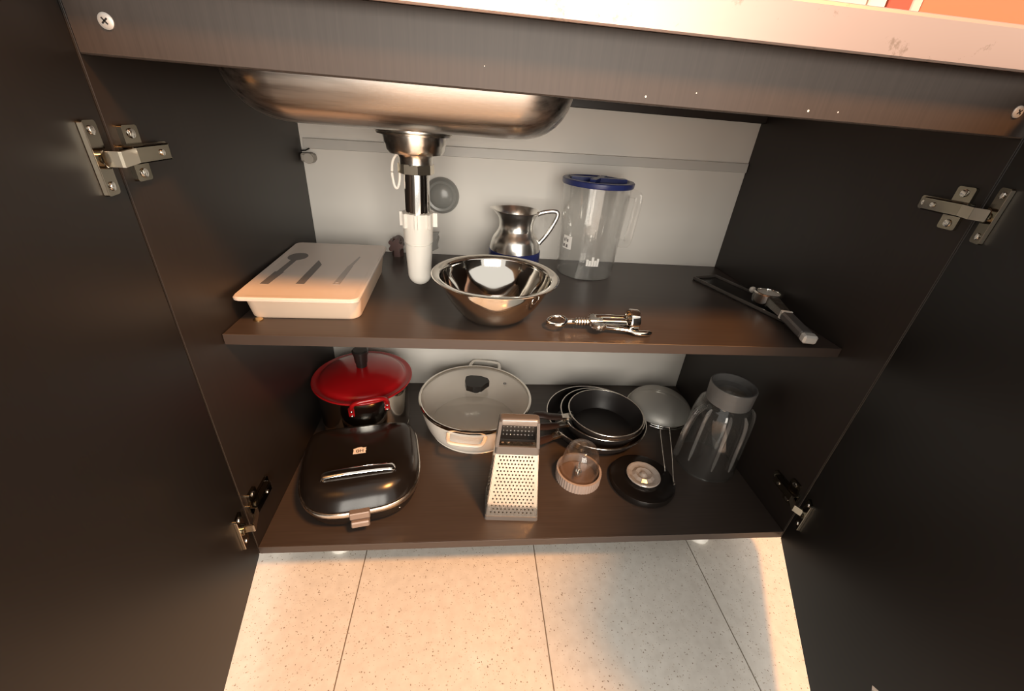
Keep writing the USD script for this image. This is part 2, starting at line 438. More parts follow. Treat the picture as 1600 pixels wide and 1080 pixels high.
# doors: local u along the door from the hinge, w out of the inner face into the opening
for s, A in ((-1, AL), (1, AR)):
    hx = s * W
    eu = np.array([-s * math.cos(A), -math.sin(A), 0])
    ew = np.array([-s * math.sin(A), math.cos(A), 0])
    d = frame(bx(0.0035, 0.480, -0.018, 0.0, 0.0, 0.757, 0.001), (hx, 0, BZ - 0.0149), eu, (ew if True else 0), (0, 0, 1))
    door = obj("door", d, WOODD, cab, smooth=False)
    FR = lambda m: frame(m, (hx, 0, 0), eu, ew, (0, 0, 1))
    FS = lambda m: frame(m, (hx, 0, 0), (0, 1, 0), (-s, 0, 0), (0, 0, 1))     # on the side panel: u into depth, w into the cabinet
    for hz in (0.708, 0.185):
        h = xf("hinge", cab)
        tag(h, "bright nickel concealed hinge")
        pl = prism(unary_union([sbox(-0.011, -0.0315, 0.011, 0.0315)]).buffer(-0.004).buffer(0.004, quad_segs=5), 0.0, 0.0030)
        obj("door_plate", FR(frame(pl, (0.0315, 0.0, hz), (1, 0, 0), (0, 0, 1), (0, 1, 0))), NICKEL_SHADED, h)
        cup = lathe([(0.0, 0.0), (0.0088, 0.0), (0.0088, 0.0036), (0.0080, 0.0040), (0.0070, 0.0036), (0.0066, 0.0008), (0.0, 0.0006)], 32)
        obj("hinge_cup", FR(frame(cup, (0.0300, 0.0026, hz), (1, 0, 0), (0, 0, 1), (0, 1, 0))), NICKEL_SHADED, h)
        for q in (-1, 1):
            obj("screw", FR(frame(lathe([(0, 0), (0.0042, 0), (0.0038, 0.0016), (0, 0.0024)], 20), (0.0315, 0.0028, hz + q * 0.0235), (1, 0, 0), (0, 0, 1), (0, 1, 0))), STEELB, h)
        obj("plate_edge_glint", FR(bx(0.0424, 0.0438, 0.0, 0.0042, hz - 0.0300, hz + 0.0300, 0.0004)), NICKELB, h, smooth=False)  # lighter strip paints the bright reflection along the plate's outer edge
        # mounting plate: a cross on the side panel
        wing = unary_union([sbox(0.012, hz - 0.026, 0.034, hz + 0.026), sbox(0.006, hz - 0.0085, 0.072, hz + 0.0085)]).buffer(-0.003).buffer(0.003)
        obj("mounting_plate", FS(frame(prism(wing, 0.0, 0.0045), (0, 0, 0), (1, 0, 0), (0, 0, 1), (0, 1, 0))), NICKEL_SHADED, h)
        for q in (-1, 1):
            obj("screw", FS(frame(lathe([(0, 0), (0.0048, 0), (0.0044, 0.0016), (0, 0.0024)], 20), (0.023, 0.0044, hz + q * 0.0185), (1, 0, 0), (0, 0, 1), (0, 1, 0))), STEELB, h)
        # arm: a channel over the plate, then the link bending out to the cup
        arm = cat(bx(0.004, 0.0595, 0.0045, 0.0150, hz - 0.0080, hz - 0.0062, 0.0006), bx(0.004, 0.0595, 0.0045, 0.0150, hz + 0.0062, hz + 0.0080, 0.0006), bx(0.004, 0.058, 0.0130, 0.0150, hz - 0.0080, hz + 0.0080, 0.0006))
        obj("hinge_arm", FS(arm), NICKEL_SHADED, h)
        obj("screw", FS(frame(lathe([(0, 0), (0.0036, 0), (0.0034, 0.004), (0, 0.0046)], 18), (0.063, 0.0045, hz), (1, 0, 0), (0, 0, 1), (0, 1, 0))), STEELB, h)
        obj("screw", FS(frame(lathe([(0, 0), (0.0032, 0), (0.0030, 0.0016), (0, 0.002)], 18), (0.044, 0.0150, hz), (1, 0, 0), (0, 0, 1), (0, 1, 0))), STEELB, h)
        a0 = np.array([hx, 0, 0]) + 0.012 * np.array([0, 1, 0]) + 0.0125 * np.array([-s, 0, 0])
        a1 = np.array([hx, 0, 0]) + 0.030 * eu + 0.0045 * ew
        a2 = np.array([hx, 0, 0]) + 0.030 * eu + 0.018 * ew if s < 0 else np.array([hx, 0, 0]) + 0.022 * eu + 0.016 * ew
        link = []
        for e0, e1 in ((a0, a2), (a2, a1)):
            dv = (e1 - e0) / np.linalg.norm(e1 - e0)
            nv = np.cross(dv, (0, 0, 1))
            link.append(hull([e0 * (1 - t) + e1 * t + q * 0.0013 * nv + (0, 0, hz + g * 0.0068) for t in (-0.04, 1.04) for q in (-1, 1) for g in (-1, 1)]))
        obj("hinge_link", cat(*link), NICKELB, h, smooth=False)

# ------------------------------------------------------------------ steel worktop with sink basin
top = thing("sink_worktop", "stainless steel worktop with pressed sink basin over the cabinet", "worktop")
SX0, SX1, SY0, SY1 = -0.430, -0.012, 0.060, 0.44
outer_top = sbox(-0.60, -0.02, 1.30, D - 0.012)
hole = Polygon(rrect(SX0, SX1, SY0, SY1, 0.06, 0)[:, :2])
obj("top_sheet", prisms(outer_top.difference(hole), RT + 0.030, RT + 0.0325), STEEL, top, smooth=False)
fr = [(-0.60, -0.017), (-0.60, -0.0215), (-0.60, -0.022)]
prof = [(-0.018, RT - 0.0035), (-0.0205, RT - 0.0035), (-0.022, RT - 0.002), (-0.022, RT + 0.0290), (-0.0205, RT + 0.0318), (-0.0175, RT + 0.0328), (-0.0175, RT + 0.030)]
obj("front_edge", loft([np.array([(x, y, z) for y, z in prof]) for x in (-0.60, 1.30)]), STEEL, top, smooth=25)
obj("support_board", bx(-0.60, 1.30, 0.02, D - 0.012, RT + 0.0005, RT + 0.010), WOODH, top, smooth=False).GetPrim() if False else None
rings_o, rings_i = [], []
bz = 0.7425
R_ = 0.060
for k in range(9):
    a = k / 8 * pi / 2
    ins = R_ * (1 - math.sin(a)) if False else R_ * (1 - math.cos(a))
    z = bz + R_ * (1 - math.sin(a))
    rings_o.append(rrect(SX0 + ins, SX1 - ins, SY0 + ins, SY1 - ins, max(0.075 - ins * 0.6, 0.02), z))
top_o = rrect(SX0 - 0.006, SX1 + 0.006, SY0 - 0.006, SY1 + 0.006, 0.078, RT + 0.030)
outer = [top_o] + rings_o
inner = [r.copy() for r in outer]
c0 = np.array([(SX0 + SX1) / 2, (SY0 + SY1) / 2, 0])
for i, r in enumerate(inner):
    r[:, :2] = c0[:2] + (r[:, :2] - c0[:2]) * 0.992
    r[:, 2] += 0.0012 if i else 0.0
basin = loft(outer[::-1] + inner, cap0=True, cap1=True)
obj("basin", basin, BASIN, top, smooth=50)

# ------------------------------------------------------------------ drain under the sink
DX, DY = -0.2265, 0.250
dr = thing("sink_drain", "chrome and white plastic sink drain hanging under the steel basin", "drain", (DX, DY, 0.0))
obj("strainer_flange", lathe([(0, 0.7425), (0.0585, 0.7425), (0.0600, 0.7405), (0.0600, 0.7370), (0.0560, 0.7362), (0.0580, 0.7350), (0.0575, 0.7325), (0.049, 0.7318), (0, 0.7318)]), STEELS, dr)
obj("strainer_cup", lathe([(0, 0.7325), (0.0490, 0.7325), (0.0478, 0.7210), (0.0462, 0.7190), (0.0455, 0.7120), (0.0420, 0.7065), (0.0290, 0.7050), (0.0265, 0.7000), (0.0265, 0.6900), (0, 0.6900)]), STEELS, dr)
hexp = Polygon([(0.0285 * math.cos(a), 0.0285 * math.sin(a)) for a in np.arange(8) * pi / 4 + 0.2])
obj("lock_nut", prism(hexp, 0.6775, 0.6915), NICKELB, dr, smooth=20)
obj("tail_pipe", cyl(0.0205, 0.600, 0.678), CHROME, dr)
nut = unary_union([Point(0, 0).buffer(0.0255, quad_segs=12)] + [sbox(0.018, -0.0022, 0.0325, 0.0022)] + [affinity.rotate(sbox(0.018, -0.0022, 0.0300, 0.0022), a, origin=(0, 0)) for a in range(45, 360, 45)])
obj("coupling_nut", prism(nut, 0.5935, 0.6165), WHITEP, dr, smooth=30)
trap = [(0, 0.489)] + [(0.0205 * math.sin(a), 0.5095 - 0.0205 * math.cos(a)) for a in np.linspace(0.15, pi / 2, 10)] + [(0.0225, 0.545), (0.0230, 0.5635), (0.0215, 0.5645), (0.0215, 0.5665), (0.0243, 0.5675), (0.0250, 0.5945), (0, 0.5945)]
obj("bottle_trap", lathe(trap), WHITEP, dr)
loop = [(-0.027, 0.0, 0.706), (-0.0355, 0.0, 0.694), (-0.038, 0.0, 0.676), (-0.0355, 0.0, 0.657), (-0.0310, 0.0, 0.653), (-0.0270, 0.0, 0.664), (-0.0255, 0.0, 0.682)]
obj("strap_loop", tube(smoothline(loop), 0.0022, 8), WHITEP, dr)
outp = [(0.0, 0.015, 0.578), (-0.004, 0.09, 0.562), (-0.010, 0.18, 0.535), (-0.0125, D - DY - 0.001, 0.528)]
obj("waste_pipe", tube(smoothline(outp), 0.0145, 18), WHITEP, dr)

ro = thing("pipe_rosette", "grey domed wall rosette around the waste pipe", "pipe cover", (-0.2015, D, 0.604))
obj("dome", frame(lathe([(0, 0.0), (0.0375, 0.0), (0.0380, 0.006), (0.0355, 0.013), (0.0310, 0.0165), (0.0260, 0.0150), (0.0230, 0.0180), (0.0150, 0.0215), (0, 0.0230)]), (0, 0, 0), (1, 0, 0), (0, 0, 1), (0, -1, 0)), P("rosette_grey", (0.25, 0.25, 0.235), 0.25), ro)
va = thing("angle_valve", "dark bronze angle valve low on the wall, left of the drain trap", "valve", (-0.300, D, 0.500))
obj("valve_body", cat(frame(cyl(0.011, 0.0, 0.034, 24), (0, 0, 0), (1, 0, 0), (0, 0, 1), (0, -1, 0)), mv(cyl(0.010, -0.026, 0.012, 24), 0, -0.026, 0)), BRONZE, va)
obj("valve_knob", frame(prism(unary_union([Point(0, 0).buffer(0.011)] + [Point(0.012 * math.cos(a), 0.012 * math.sin(a)).buffer(0.005) for a in np.arange(5) * 2 * pi / 5]), 0.034, 0.052), (0, 0, 0), (1, 0, 0), (0, 0, 1), (0, -1, 0)), BRONZE, va)
obj("outlet_nut", mv(prism(Polygon([(0.013 * math.cos(a), 0.013 * math.sin(a)) for a in np.arange(6) * pi / 3]), -0.029, -0.014), 0, -0.026, 0), BRONZE, va, smooth=20)
vb = thing("angle_valve", "small grey angle valve peeking out right of the drain trap", "valve", (-0.217, D, 0.510))
obj("valve_body", frame(cyl(0.009, 0.0, 0.045, 24), (0, 0, 0), (1, 0, 0), (0, 0, 1), (0, -1, 0)), GREYP, vb)
obj("valve_lever", frame(prism(Polygon([(-0.012, -0.024), (0.010, -0.012), (0.0035, -0.026 + 0.026), (0.012, 0.024), (-0.012, 0.022)]), 0.040, 0.046), (0, 0, 0), (1, 0, 0), (0, 0, 1), (0, -1, 0)), GREYP, vb, smooth=20)

# wall bar
bar = thing("wall_rail", "thin pale grey metal bar across the white wall", "rail", (0, D, 0))
obj("bar", rot(bx(-0.478, 0.483, -0.006, 0.0, 0.6866, 0.7060, 0.0008), (0, 1, 0), -0.85, (0, 0, 0.696)), P("rail_grey", (0.52, 0.50, 0.47), 0.45), bar, smooth=False)
br = thing("suspension_bracket", "small grey plastic bracket on the wall beside the left side panel", "bracket", (-0.468, D, 0.666))
obj("bracket_body", cat(bx(-0.014, 0.012, -0.022, 0.0, -0.010, 0.006, 0.003), frame(cyl(0.010, 0.0, 0.024, 24), (0.002, 0, -0.003), (1, 0, 0), (0, 0, 1), (0, -1, 0))), P("bracket_grey", (0.38, 0.35, 0.31), 0.5), br)
obj("hook_pin", tube([(-0.014, -0.012, 0.010), (-0.004, -0.014, 0.011), (0.004, -0.014, 0.015)], 0.0013, 8), INK, br, label="black wire pin")

# ------------------------------------------------------------------ on the shelf
tr = thing("cutlery_box", "cream plastic cutlery box with printed lid at the left end of the shelf", "box", (-0.392, 0.2445, SZ), 1.5)
def ring_tray(hx, hy, r, z):
    return rrect(-hx, hx, -hy, hy, r, z, 6)
obj("tray", loft([ring_tray(0.0785, 0.1135, 0.014, 0.0), ring_tray(0.0805, 0.1155, 0.016, 0.002), ring_tray(0.0845, 0.1235, 0.018, 0.036), ring_tray(0.0850, 0.1245, 0.018, 0.040)]), TRAYW, tr)
lid = obj("lid", loft([ring_tray(0.0860, 0.1395, 0.012, 0.0385), ring_tray(0.0880, 0.1415, 0.012, 0.0395), ring_tray(0.0880, 0.1415, 0.012, 0.0425), ring_tray(0.0862, 0.1398, 0.012, 0.0448), ring_tray(0.079, 0.132, 0.012, 0.0448), ring_tray(0.0772, 0.130, 0.012, 0.0440)]), LIDW, tr)
def flat(poly, mat, lab):
    obj("utensil_print", prisms(poly, 0.0440, 0.0443), mat, tr, smooth=False, label=lab)
ladle = unary_union([affinity.scale(Point(-0.060, 0.052).buffer(1.0), 0.0165, 0.0215), Polygon([(-0.0645, 0.034), (-0.055, 0.034), (-0.0525, -0.055), (-0.063, -0.055)]), Polygon([(-0.066, -0.03), (-0.0515, -0.03), (-0.0525, -0.086), (-0.065, -0.086)])])
ladle = affinity.rotate(ladle, -3, origin=(-0.06, 0))
knife = unary_union([Polygon([(-0.0185, -0.082), (-0.006, -0.082), (-0.005, -0.01), (-0.0175, -0.01)]), Polygon([(-0.0175, -0.01), (-0.005, -0.01), (-0.005, 0.012), (-0.0165, 0.035)])])
peel = unary_union([Polygon([(0.036, -0.08), (0.047, -0.08), (0.0485, 0.01), (0.040, 0.01)]), Polygon([(0.041, 0.01), (0.0475, 0.01), (0.051, 0.06), (0.0485, 0.065)])]).difference(Point(0.0415, -0.074).buffer(0.003))
flat(ladle, PRINT, "dark grey printed ladle")
flat(knife, PRINT, "grey printed knife")
flat(peel, PRINTL, "pale grey printed peeler")

pin = obj("shelf_pin", mv(lathe([(0, 0), (0.0068, 0), (0.0068, 0.0012), (0.0055, 0.0020), (0, 0.0022)], 28), -0.4555, 0.1215, SZ), BRASS)
tag(pin, "tiny brass disc on the shelf in front of the cutlery box", "disc")

bw = thing("mixing_bowl", "shiny stainless steel mixing bowl in the middle of the shelf", "bowl", (-0.0958, 0.1605, SZ))
prof = [(0, 0.0), (0.0360, 0.0), (0.0420, 0.0010), (0.0490, 0.0045), (0.0590, 0.0135), (0.073, 0.032), (0.085, 0.054), (0.0905, 0.069)]
pr = smoothline(prof, 6)
full = np.vstack([pr, [(0.0925, 0.0715), (0.1000, 0.0725), (0.1022, 0.0730), (0.1025, 0.0742), (0.1010, 0.0750), (0.0915, 0.0738), (0.0890, 0.0712)]])
inn = pr[::-1].copy()
inn[:, 0] = np.maximum(inn[:, 0] - 0.0012, 0)
inn[:, 1] += 0.0011
inn = inn[1:]
inn[-1, 0] = 0
obj("bowl_body", lathe(np.vstack([full, inn]), 128), P("polished_steel", (0.82, 0.79, 0.73), 0.07, 1.0), bw, smooth=40)

jg = thing("milk_jug", "small polished steel milk jug with blue base band behind the bowl", "jug", (-0.0405, 0.410, SZ))
jp = smoothline([(0, 0.0), (0.044, 0.0), (0.0470, 0.003), (0.0550, 0.022), (0.0555, 0.040), (0.0500, 0.066), (0.0410, 0.081), (0.0368, 0.090), (0.0365, 0.102), (0.0405, 0.115), (0.0480, 0.1265)], 5)
jl = lathe(shell(jp, 0.0011), 96)
v = jl.vertices.copy()
sp = np.clip((v[:, 2] - 0.108) / 0.02, 0, 1) * np.clip(-v[:, 0] / 0.047, 0, 1) ** 6
v[:, 0] -= sp * 0.009
v[:, 2] += sp * 0.003
jl.vertices = v
obj("jug_body", jl, STEELJ, jg, smooth=50)
obj("base_band", lathe([(0.0545, 0.0205), (0.0556, 0.0215), (0.0562, 0.032), (0.0562, 0.0445), (0.0552, 0.0455), (0.0545, 0.032)], 72), P("band_blue", (0.03, 0.04, 0.16), 0.22, 0.2), jg, label="dark blue band")
hp = smoothline([(0.0430, 0, 0.1200), (0.056, 0, 0.1250), (0.076, 0, 0.1280), (0.0855, 0, 0.1250), (0.0845, 0, 0.113), (0.070, 0, 0.083), (0.0520, 0, 0.0580)], 6)
obj("handle", tube(hp, 0.0047, 12, flat=0.75, up=(0, 1, 0)), STEELJ, jg)

pt = thing("plastic_pitcher", "tall clear plastic pitcher with a blue lid at the back of the shelf", "pitcher", (0.1205, 0.4075, SZ))
pp = [(0, 0.0), (0.0590, 0.0), (0.0620, 0.003), (0.0628, 0.01), (0.0660, 0.10), (0.0705, 0.187)]
obj("pitcher_body", lathe(shell(pp, 0.0016), 96), PLASTIC, pt)
lidp = lathe([(0, 0.187), (0.0720, 0.187), (0.0733, 0.190), (0.0733, 0.196), (0.0715, 0.1975), (0.0640, 0.1978), (0.060, 0.1935), (0, 0.1935)], 72)
lp = obj("lid", lidp, BLUE, pt, label="blue lid")
obj("lid_grip", prisms(unary_union([sbox(-0.058, -0.008, 0.058, 0.008), affinity.rotate(sbox(-0.045, -0.006, 0.045, 0.006), 60, origin=(0, 0))]), 0.1930, 0.2010), BLUE, lp, smooth=20)
hh = smoothline([(0.0685, 0, 0.181), (0.083, 0, 0.180), (0.0895, 0, 0.172), (0.0880, 0, 0.13), (0.0845, 0, 0.088), (0.078, 0, 0.081), (0.0655, 0, 0.081)], 6)
obj("handle", rot(tube(hh, 0.0085, 12, flat=0.4, up=(0, 1, 0)), (0, 0, 1), -38), PLASTIC, pt)
def on_cyl(mesh, r, a0, z0):
    """bends a flat mesh (x along the arc, y up, z out) round a cylinder; a0 in degrees"""
    v = mesh.vertices
    a = math.radians(a0) + v[:, 0] / r
    rr = r + v[:, 2]
    m = mesh.copy()
    m.vertices = np.stack([rr * np.cos(a), rr * np.sin(a), z0 + v[:, 1]], 1)
    return m
def grid_plate(w, h, t, n=10):
    return cat(*[bx(-w / 2 + w * k / n, -w / 2 + w * (k + 1) / n, -h / 2, h / 2, 0, t, 0.00001) for k in range(n)])
st = obj("label_sticker", on_cyl(grid_plate(0.024, 0.027, 0.0003), 0.0655, 212, 0.075), PAPER, pt, smooth=False, label="small white label")
obj("label_marks", cat(*[on_cyl(bx(x, x + w, y, y + hgt, 0.0003, 0.0005, 0.00005), 0.0656, 212, 0.075) for x, y, w, hgt in ((-0.010, -0.010, 0.005, 0.006), (-0.002, -0.0105, 0.005, 0.006), (-0.009, 0.001, 0.003, 0.007), (-0.004, 0.002, 0.002, 0.007), (-0.0005, 0.001, 0.004, 0.006))]), PRINT, st, smooth=False)
obj("painted_glint", cat(*[on_cyl(bx(-0.014 + 0.0055 * k, -0.009 + 0.0055 * k, 0, h_, 0, 0.0003, 0.00005), 0.0640, 268, 0.034) for k, h_ in enumerate((0.014, 0.012, 0.020, 0.013, 0.017))]), PAPER, pt, smooth=False, label="window reflection painted as white bars")  # white bars stand in for the window's reflection on the plastic

cs = thing("corkscrew", "chrome winged corkscrew lying at the front of the shelf", "corkscrew", (-0.012, 0.1195, SZ), 0.5)
CZ = 0.0135
ringp = [(0.0165 + 0.0155 * math.cos(a), 0.0155 * math.sin(a) * (1 + 0.15 * math.cos(a)), CZ + 0.002 * math.cos(a)) for a in np.linspace(0, 2 * pi, 28, endpoint=False)]
obj("opener_ring", cat(tube(ringp, 0.0026, 10, closed=True, flat=1.3), mv(trimesh.creation.icosphere(2, 0.0036), 0.003, -0.005, CZ - 0.003)), CHROME, cs)
X = ((0, 0, CZ), (0, 1, 0), (0, 0, 1), (1, 0, 0))
obj("shank", frame(lathe([(0, 0.030), (0.0038, 0.030), (0.0050, 0.036), (0.0042, 0.046), (0.003, 0.048), (0, 0.048)], 24), *X), CHROME, cs)
rk = [(0, 0.046)]
for k in range(6):
    rk += [(0.0030, 0.0465 + 0.0045 * k), (0.0064, 0.0480 + 0.0045 * k), (0.0064, 0.0494 + 0.0045 * k), (0.0030, 0.0508 + 0.0045 * k)]
rk += [(0, 0.0735)]
obj("gear_rack", frame(lathe(rk, 24), *X), CHROME, cs, smooth=25)
obj("collar", cat(bx(0.070, 0.093, -0.0070, 0.0070, CZ - 0.0055, CZ + 0.0055, 0.0015), frame(lathe([(0, 0.092), (0.0078, 0.092), (0.0075, 0.135), (0.0095, 0.142), (0, 0.142)], 32), *X)), CHROME, cs)
obj("worm", tube([(0.128 + 0.0010 * k, 0.0032 * math.cos(k * 0.9), CZ + 0.0032 * math.sin(k * 0.9)) for k in range(26)], 0.0014, 8), STEELS, cs)
obj("bell_ring", frame(lathe([(0.0150, 0.136), (0.0178, 0.136), (0.0186, 0.138), (0.0186, 0.149), (0.0178, 0.151), (0.0160, 0.151), (0.0150, 0.149)], 40), (0, 0, CZ + 0.0052), (0, 1, 0), (0, 0, 1), (1, 0, 0)), CHROME, cs)
for s in (1, -1):
    gear = unary_union([Point(0.0835, s * 0.0135).buffer(0.0085)] + [affinity.rotate(sbox(0.0835 - 0.0011, s * 0.0135 - 0.0120, 0.0835 + 0.0011, s * 0.0135 + 0.0120), a, origin=(0.0835, s * 0.0135)) for a in range(0, 180, 30)])
    if s > 0:
        blade = smoothline([(0.085, 0.0145, CZ + 0.002), (0.10, 0.0145, CZ + 0.003), (0.120, 0.0135, CZ + 0.003), (0.1345, 0.0125, CZ + 0.003)], 5)
        rad = np.full(len(blade), 0.0056)
    else:
        blade = smoothline([(0.085, -0.0115, CZ - 0.002), (0.11, -0.0120, CZ - 0.004), (0.135, -0.0150, CZ - 0.006), (0.145, -0.0195, CZ - 0.008), (0.160, -0.0205, CZ - 0.0085), (0.1735, -0.0185, CZ - 0.0085)], 5)
        rad = np.interp(np.linspace(0, 1, len(blade)), [0, 0.5, 0.8, 0.93, 1], [0.0054, 0.0054, 0.0068, 0.0054, 0.0015])
    obj("lever_arm", cat(prism(gear, CZ - 0.0035, CZ + 0.0035), tube(blade, rad, 12, flat=0.75)), CHROME, cs, smooth=30)

dt = thing("smoked_tray", "flat dark smoked plastic holder lying against the right side panel", "tray", (0.4415, 0.283, SZ), 17.0)
obj("base_sheet", bx(-0.036, 0.032, -0.115, 0.118, 0.0, 0.0022, 0.001), DARKP, dt, smooth=False)
for s_, x in ((-1, -0.036), (1, 0.0297)):
    obj("raised_edge", bx(x, x + 0.0023, -0.115, 0.118, 0.0022, 0.0085, 0.0008), DARKCL, dt, smooth=False)
obj("end_lip", bx(-0.0337, 0.0297, 0.1157, 0.118, 0.0022, 0.0085, 0.0008), DARKCL, dt, smooth=False)

kt = thing("scoop_tool", "grey handled kitchen tool with a round white disc head beside the right panel", "kitchen tool", (0.4505, 0.240, SZ + 0.0085))
obj("head_ring", lathe([(0.0195, 0.004), (0.0245, 0.002), (0.0262, 0.010), (0.0260, 0.021), (0.0240, 0.0235), (0.0215, 0.0235), (0.0205, 0.018)], 48), STEELB, kt)
obj("disc", lathe([(0, 0.006), (0.0204, 0.006), (0.0204, 0.0205), (0.0150, 0.0222), (0, 0.0228)], 48), WHITEP, kt, label="white disc")
obj("lug", mv(trimesh.creation.icosphere(3, 0.0065), -0.012, 0.030, 0.016), WHITEP, kt)
e0, e1 = np.array([-0.004, -0.020, 0.014]), np.array([-0.033, -0.168, 0.0065])
dv = (e1 - e0) / np.linalg.norm(e1 - e0)
nb = np.cross(dv, (0, 0, 1)); nb /= np.linalg.norm(nb)
nu = np.cross(nb, dv)
L_ = np.linalg.norm(e1 - e0)
def along(m):       # local x along the handle, y sideways, z up
    return frame(m, e0, dv, nb, nu)
obj("neck", along(hull([(x, y, z) for x, w, h in ((-0.004, 0.011, 0.008), (0.060, 0.0075, 0.006)) for y in (-w, w) for z in (-h, h)])), STEELS, kt, smooth=False)
obj("handle_ring", along(hull([(x, y * 1.0, z) for x in (0.058, 0.063) for y in (-0.0095, 0.0095) for z in (-0.0075, 0.0075)])), WHITEP, kt, smooth=False)
obj("handle_grip", along(bx(0.063, L_ - 0.014, -0.0105, 0.0105, -0.0072, 0.0072, 0.003)), P("grip_grey", (0.16, 0.15, 0.145), 0.28, 0.4), kt, smooth=False)
obj("end_cap", along(bx(L_ - 0.014, L_ + 0.002, -0.0112, 0.0112, -0.0074, 0.0076, 0.003)), P("cap_silver", (0.66, 0.65, 0.62), 0.3, 0.3), kt, smooth=False)

# ------------------------------------------------------------------ on the bottom board
rp = thing("red_pot", "steel pot with a red domed lid and red handles at the left back", "pot", (-0.3722, 0.3321, BZ))
RR_ = 0.098
potp = smoothline([(0, 0), (0.088, 0), (0.095, 0.004), (RR_, 0.018), (RR_, 0.06), (RR_ + 0.0006, 0.122)], 4)
obj("pot_body", lathe(shell(potp, 0.0016), 96), STEELB, rp)
lidr = smoothline([(0.1075, 0.1265), (0.1085, 0.1290), (0.1065, 0.1310), (0.0980, 0.1300), (0.0930, 0.1320), (0.0840, 0.1400), (0.0600, 0.1490), (0.0300, 0.1550), (0.0, 0.1570)], 5)
obj("lid", lathe(np.vstack([[(0, 0.1235)], [(0.1045, 0.1235)], lidr]), 96), RED, rp, label="red domed lid")
obj("lid_knob", lathe([(0, 0.156), (0.0115, 0.156), (0.0120, 0.164), (0.0135, 0.168), (0.0150, 0.186), (0.0172, 0.190), (0.0172, 0.196), (0.0150, 0.1985), (0, 0.1990)], 40), DARKP, rp, label="black knob")
def loop_handle(ang, r0, z, wid, out, rad, drop=0.0, rise=0.0):
    a = math.radians(ang)
    er, et = np.array([math.cos(a), math.sin(a), 0]), np.array([-math.sin(a), math.cos(a), 0])
    c = np.array([0, 0, z])
    def q(r, t, dz=0): return c + er * r + et * t + np.array([0, 0, dz])
    ee = math.sqrt(max(r0 ** 2 - (wid / 2) ** 2, 0))
    pts = [q(ee - 0.002, -wid / 2, -drop), q(ee + out * 0.5, -wid / 2, -drop + 0.6 * rise), q(ee + out * 0.9, -wid * 0.40, rise - drop * 0.3), q(ee + out, 0, rise), q(ee + out * 0.9, wid * 0.40, rise - drop * 0.3), q(ee + out * 0.5, wid / 2, -drop + 0.6 * rise), q(ee - 0.002, wid / 2, -drop)]
    return tube(smoothline(pts, 5), rad, 12), [(q(ee, -wid / 2, -drop), er), (q(ee, wid / 2, -drop), er)]
for ang in (289, 109):
    hm, ends = loop_handle(ang, RR_, 0.122 if ang > 180 else 0.097, 0.072, 0.026, 0.0046, 0.014, 0.022)
    hd = obj("handle", hm, RED, rp, label="red loop handle")
    for e, er in ends:
        obj("bracket", bx(e[0] - 0.0062, e[0] + 0.0062, e[1] - 0.004, e[1] + 0.006, e[2] - 0.018, e[2] + 0.007, 0.003), RED, hd, smooth=False)
        for dz in (-0.0125, -0.001):
            obj("rivet", mv(trimesh.creation.icosphere(2, 0.0032), e[0] + er[0] * 0.0045, e[1] + er[1] * 0.0045, e[2] + dz), CHROME, hd)

# ---- white pan with a glass lid
wp = thing("white_pan", "cream white shallow pan with a glass lid and black knob", "pan", (-0.1157, 0.3235, BZ))
wpp = smoothline([(0, 0), (0.098, 0), (0.1065, 0.003), (0.1155, 0.016), (0.1240, 0.045), (0.1300, 0.076)], 5)
obj("pan_body", lathe(shell(wpp, 0.003), 110), CREAM, wp)
gl = smoothline([(0.1300, 0.0815), (0.118, 0.0850), (0.085, 0.0930), (0.045, 0.0985), (0.010, 0.1000)], 5)
gl = np.vstack([gl, [(0.006, 0.100)]])
gm = lathe(np.vstack([gl, (gl - [0, 0.003])[::-1]]), 96)
obj("glass_lid", gm, GLASS, wp)
obj("lid_rim", lathe([(0.1285, 0.0770), (0.1325, 0.0770), (0.1332, 0.0800), (0.1328, 0.0835), (0.1300, 0.0848), (0.1275, 0.0842)], 110), STEELB, wp, label="steel rim of the lid")
obj("lid_knob", mv(rot(affin := prism(Polygon([(-0.021, -0.017), (-0.008, -0.023), (0.010, -0.021), (0.0165, -0.012), (0.027, 0.000), (0.024, 0.010), (0.010, 0.018), (-0.012, 0.021), (-0.022, 0.016), (-0.024, 0.0)]).buffer(0.003), 0.0, 0.014), (0, 0, 1), 0), 0.001, 0.004, 0.1080), DARKP, wp, smooth=50, label="black lid knob")
obj("knob_stem", cyl(0.010, 0.0965, 0.109), DARKP, wp)
obj("steam_vent", mv(lathe([(0.0012, 0), (0.0042, 0), (0.0042, 0.0012), (0.0012, 0.0012)], 24), 0.071, 0.034, 0.0942), GREYP, wp)
for ang in (79, 261):
    a = math.radians(ang)
    er, et = np.array([math.cos(a), math.sin(a), 0]), np.array([-math.sin(a), math.cos(a), 0])
    o_ = 0.032 if ang < 180 else 0.024
    z0 = 0.080 if ang < 180 else 0.068
    pts = [er * 0.124 + et * 0.040, er * (0.128 + o_ * 0.6) + et * 0.037, er * (0.128 + o_) + et * 0.029, er * (0.130 + o_) - et * 0.0, er * (0.128 + o_) - et * 0.029, er * (0.128 + o_ * 0.6) - et * 0.037, er * 0.124 - et * 0.040]
    obj("handle", mv(tube(smoothline(pts, 5), 0.0042, 12, flat=0.8), 0, 0, z0), CREAM, wp, label="cream loop handle")

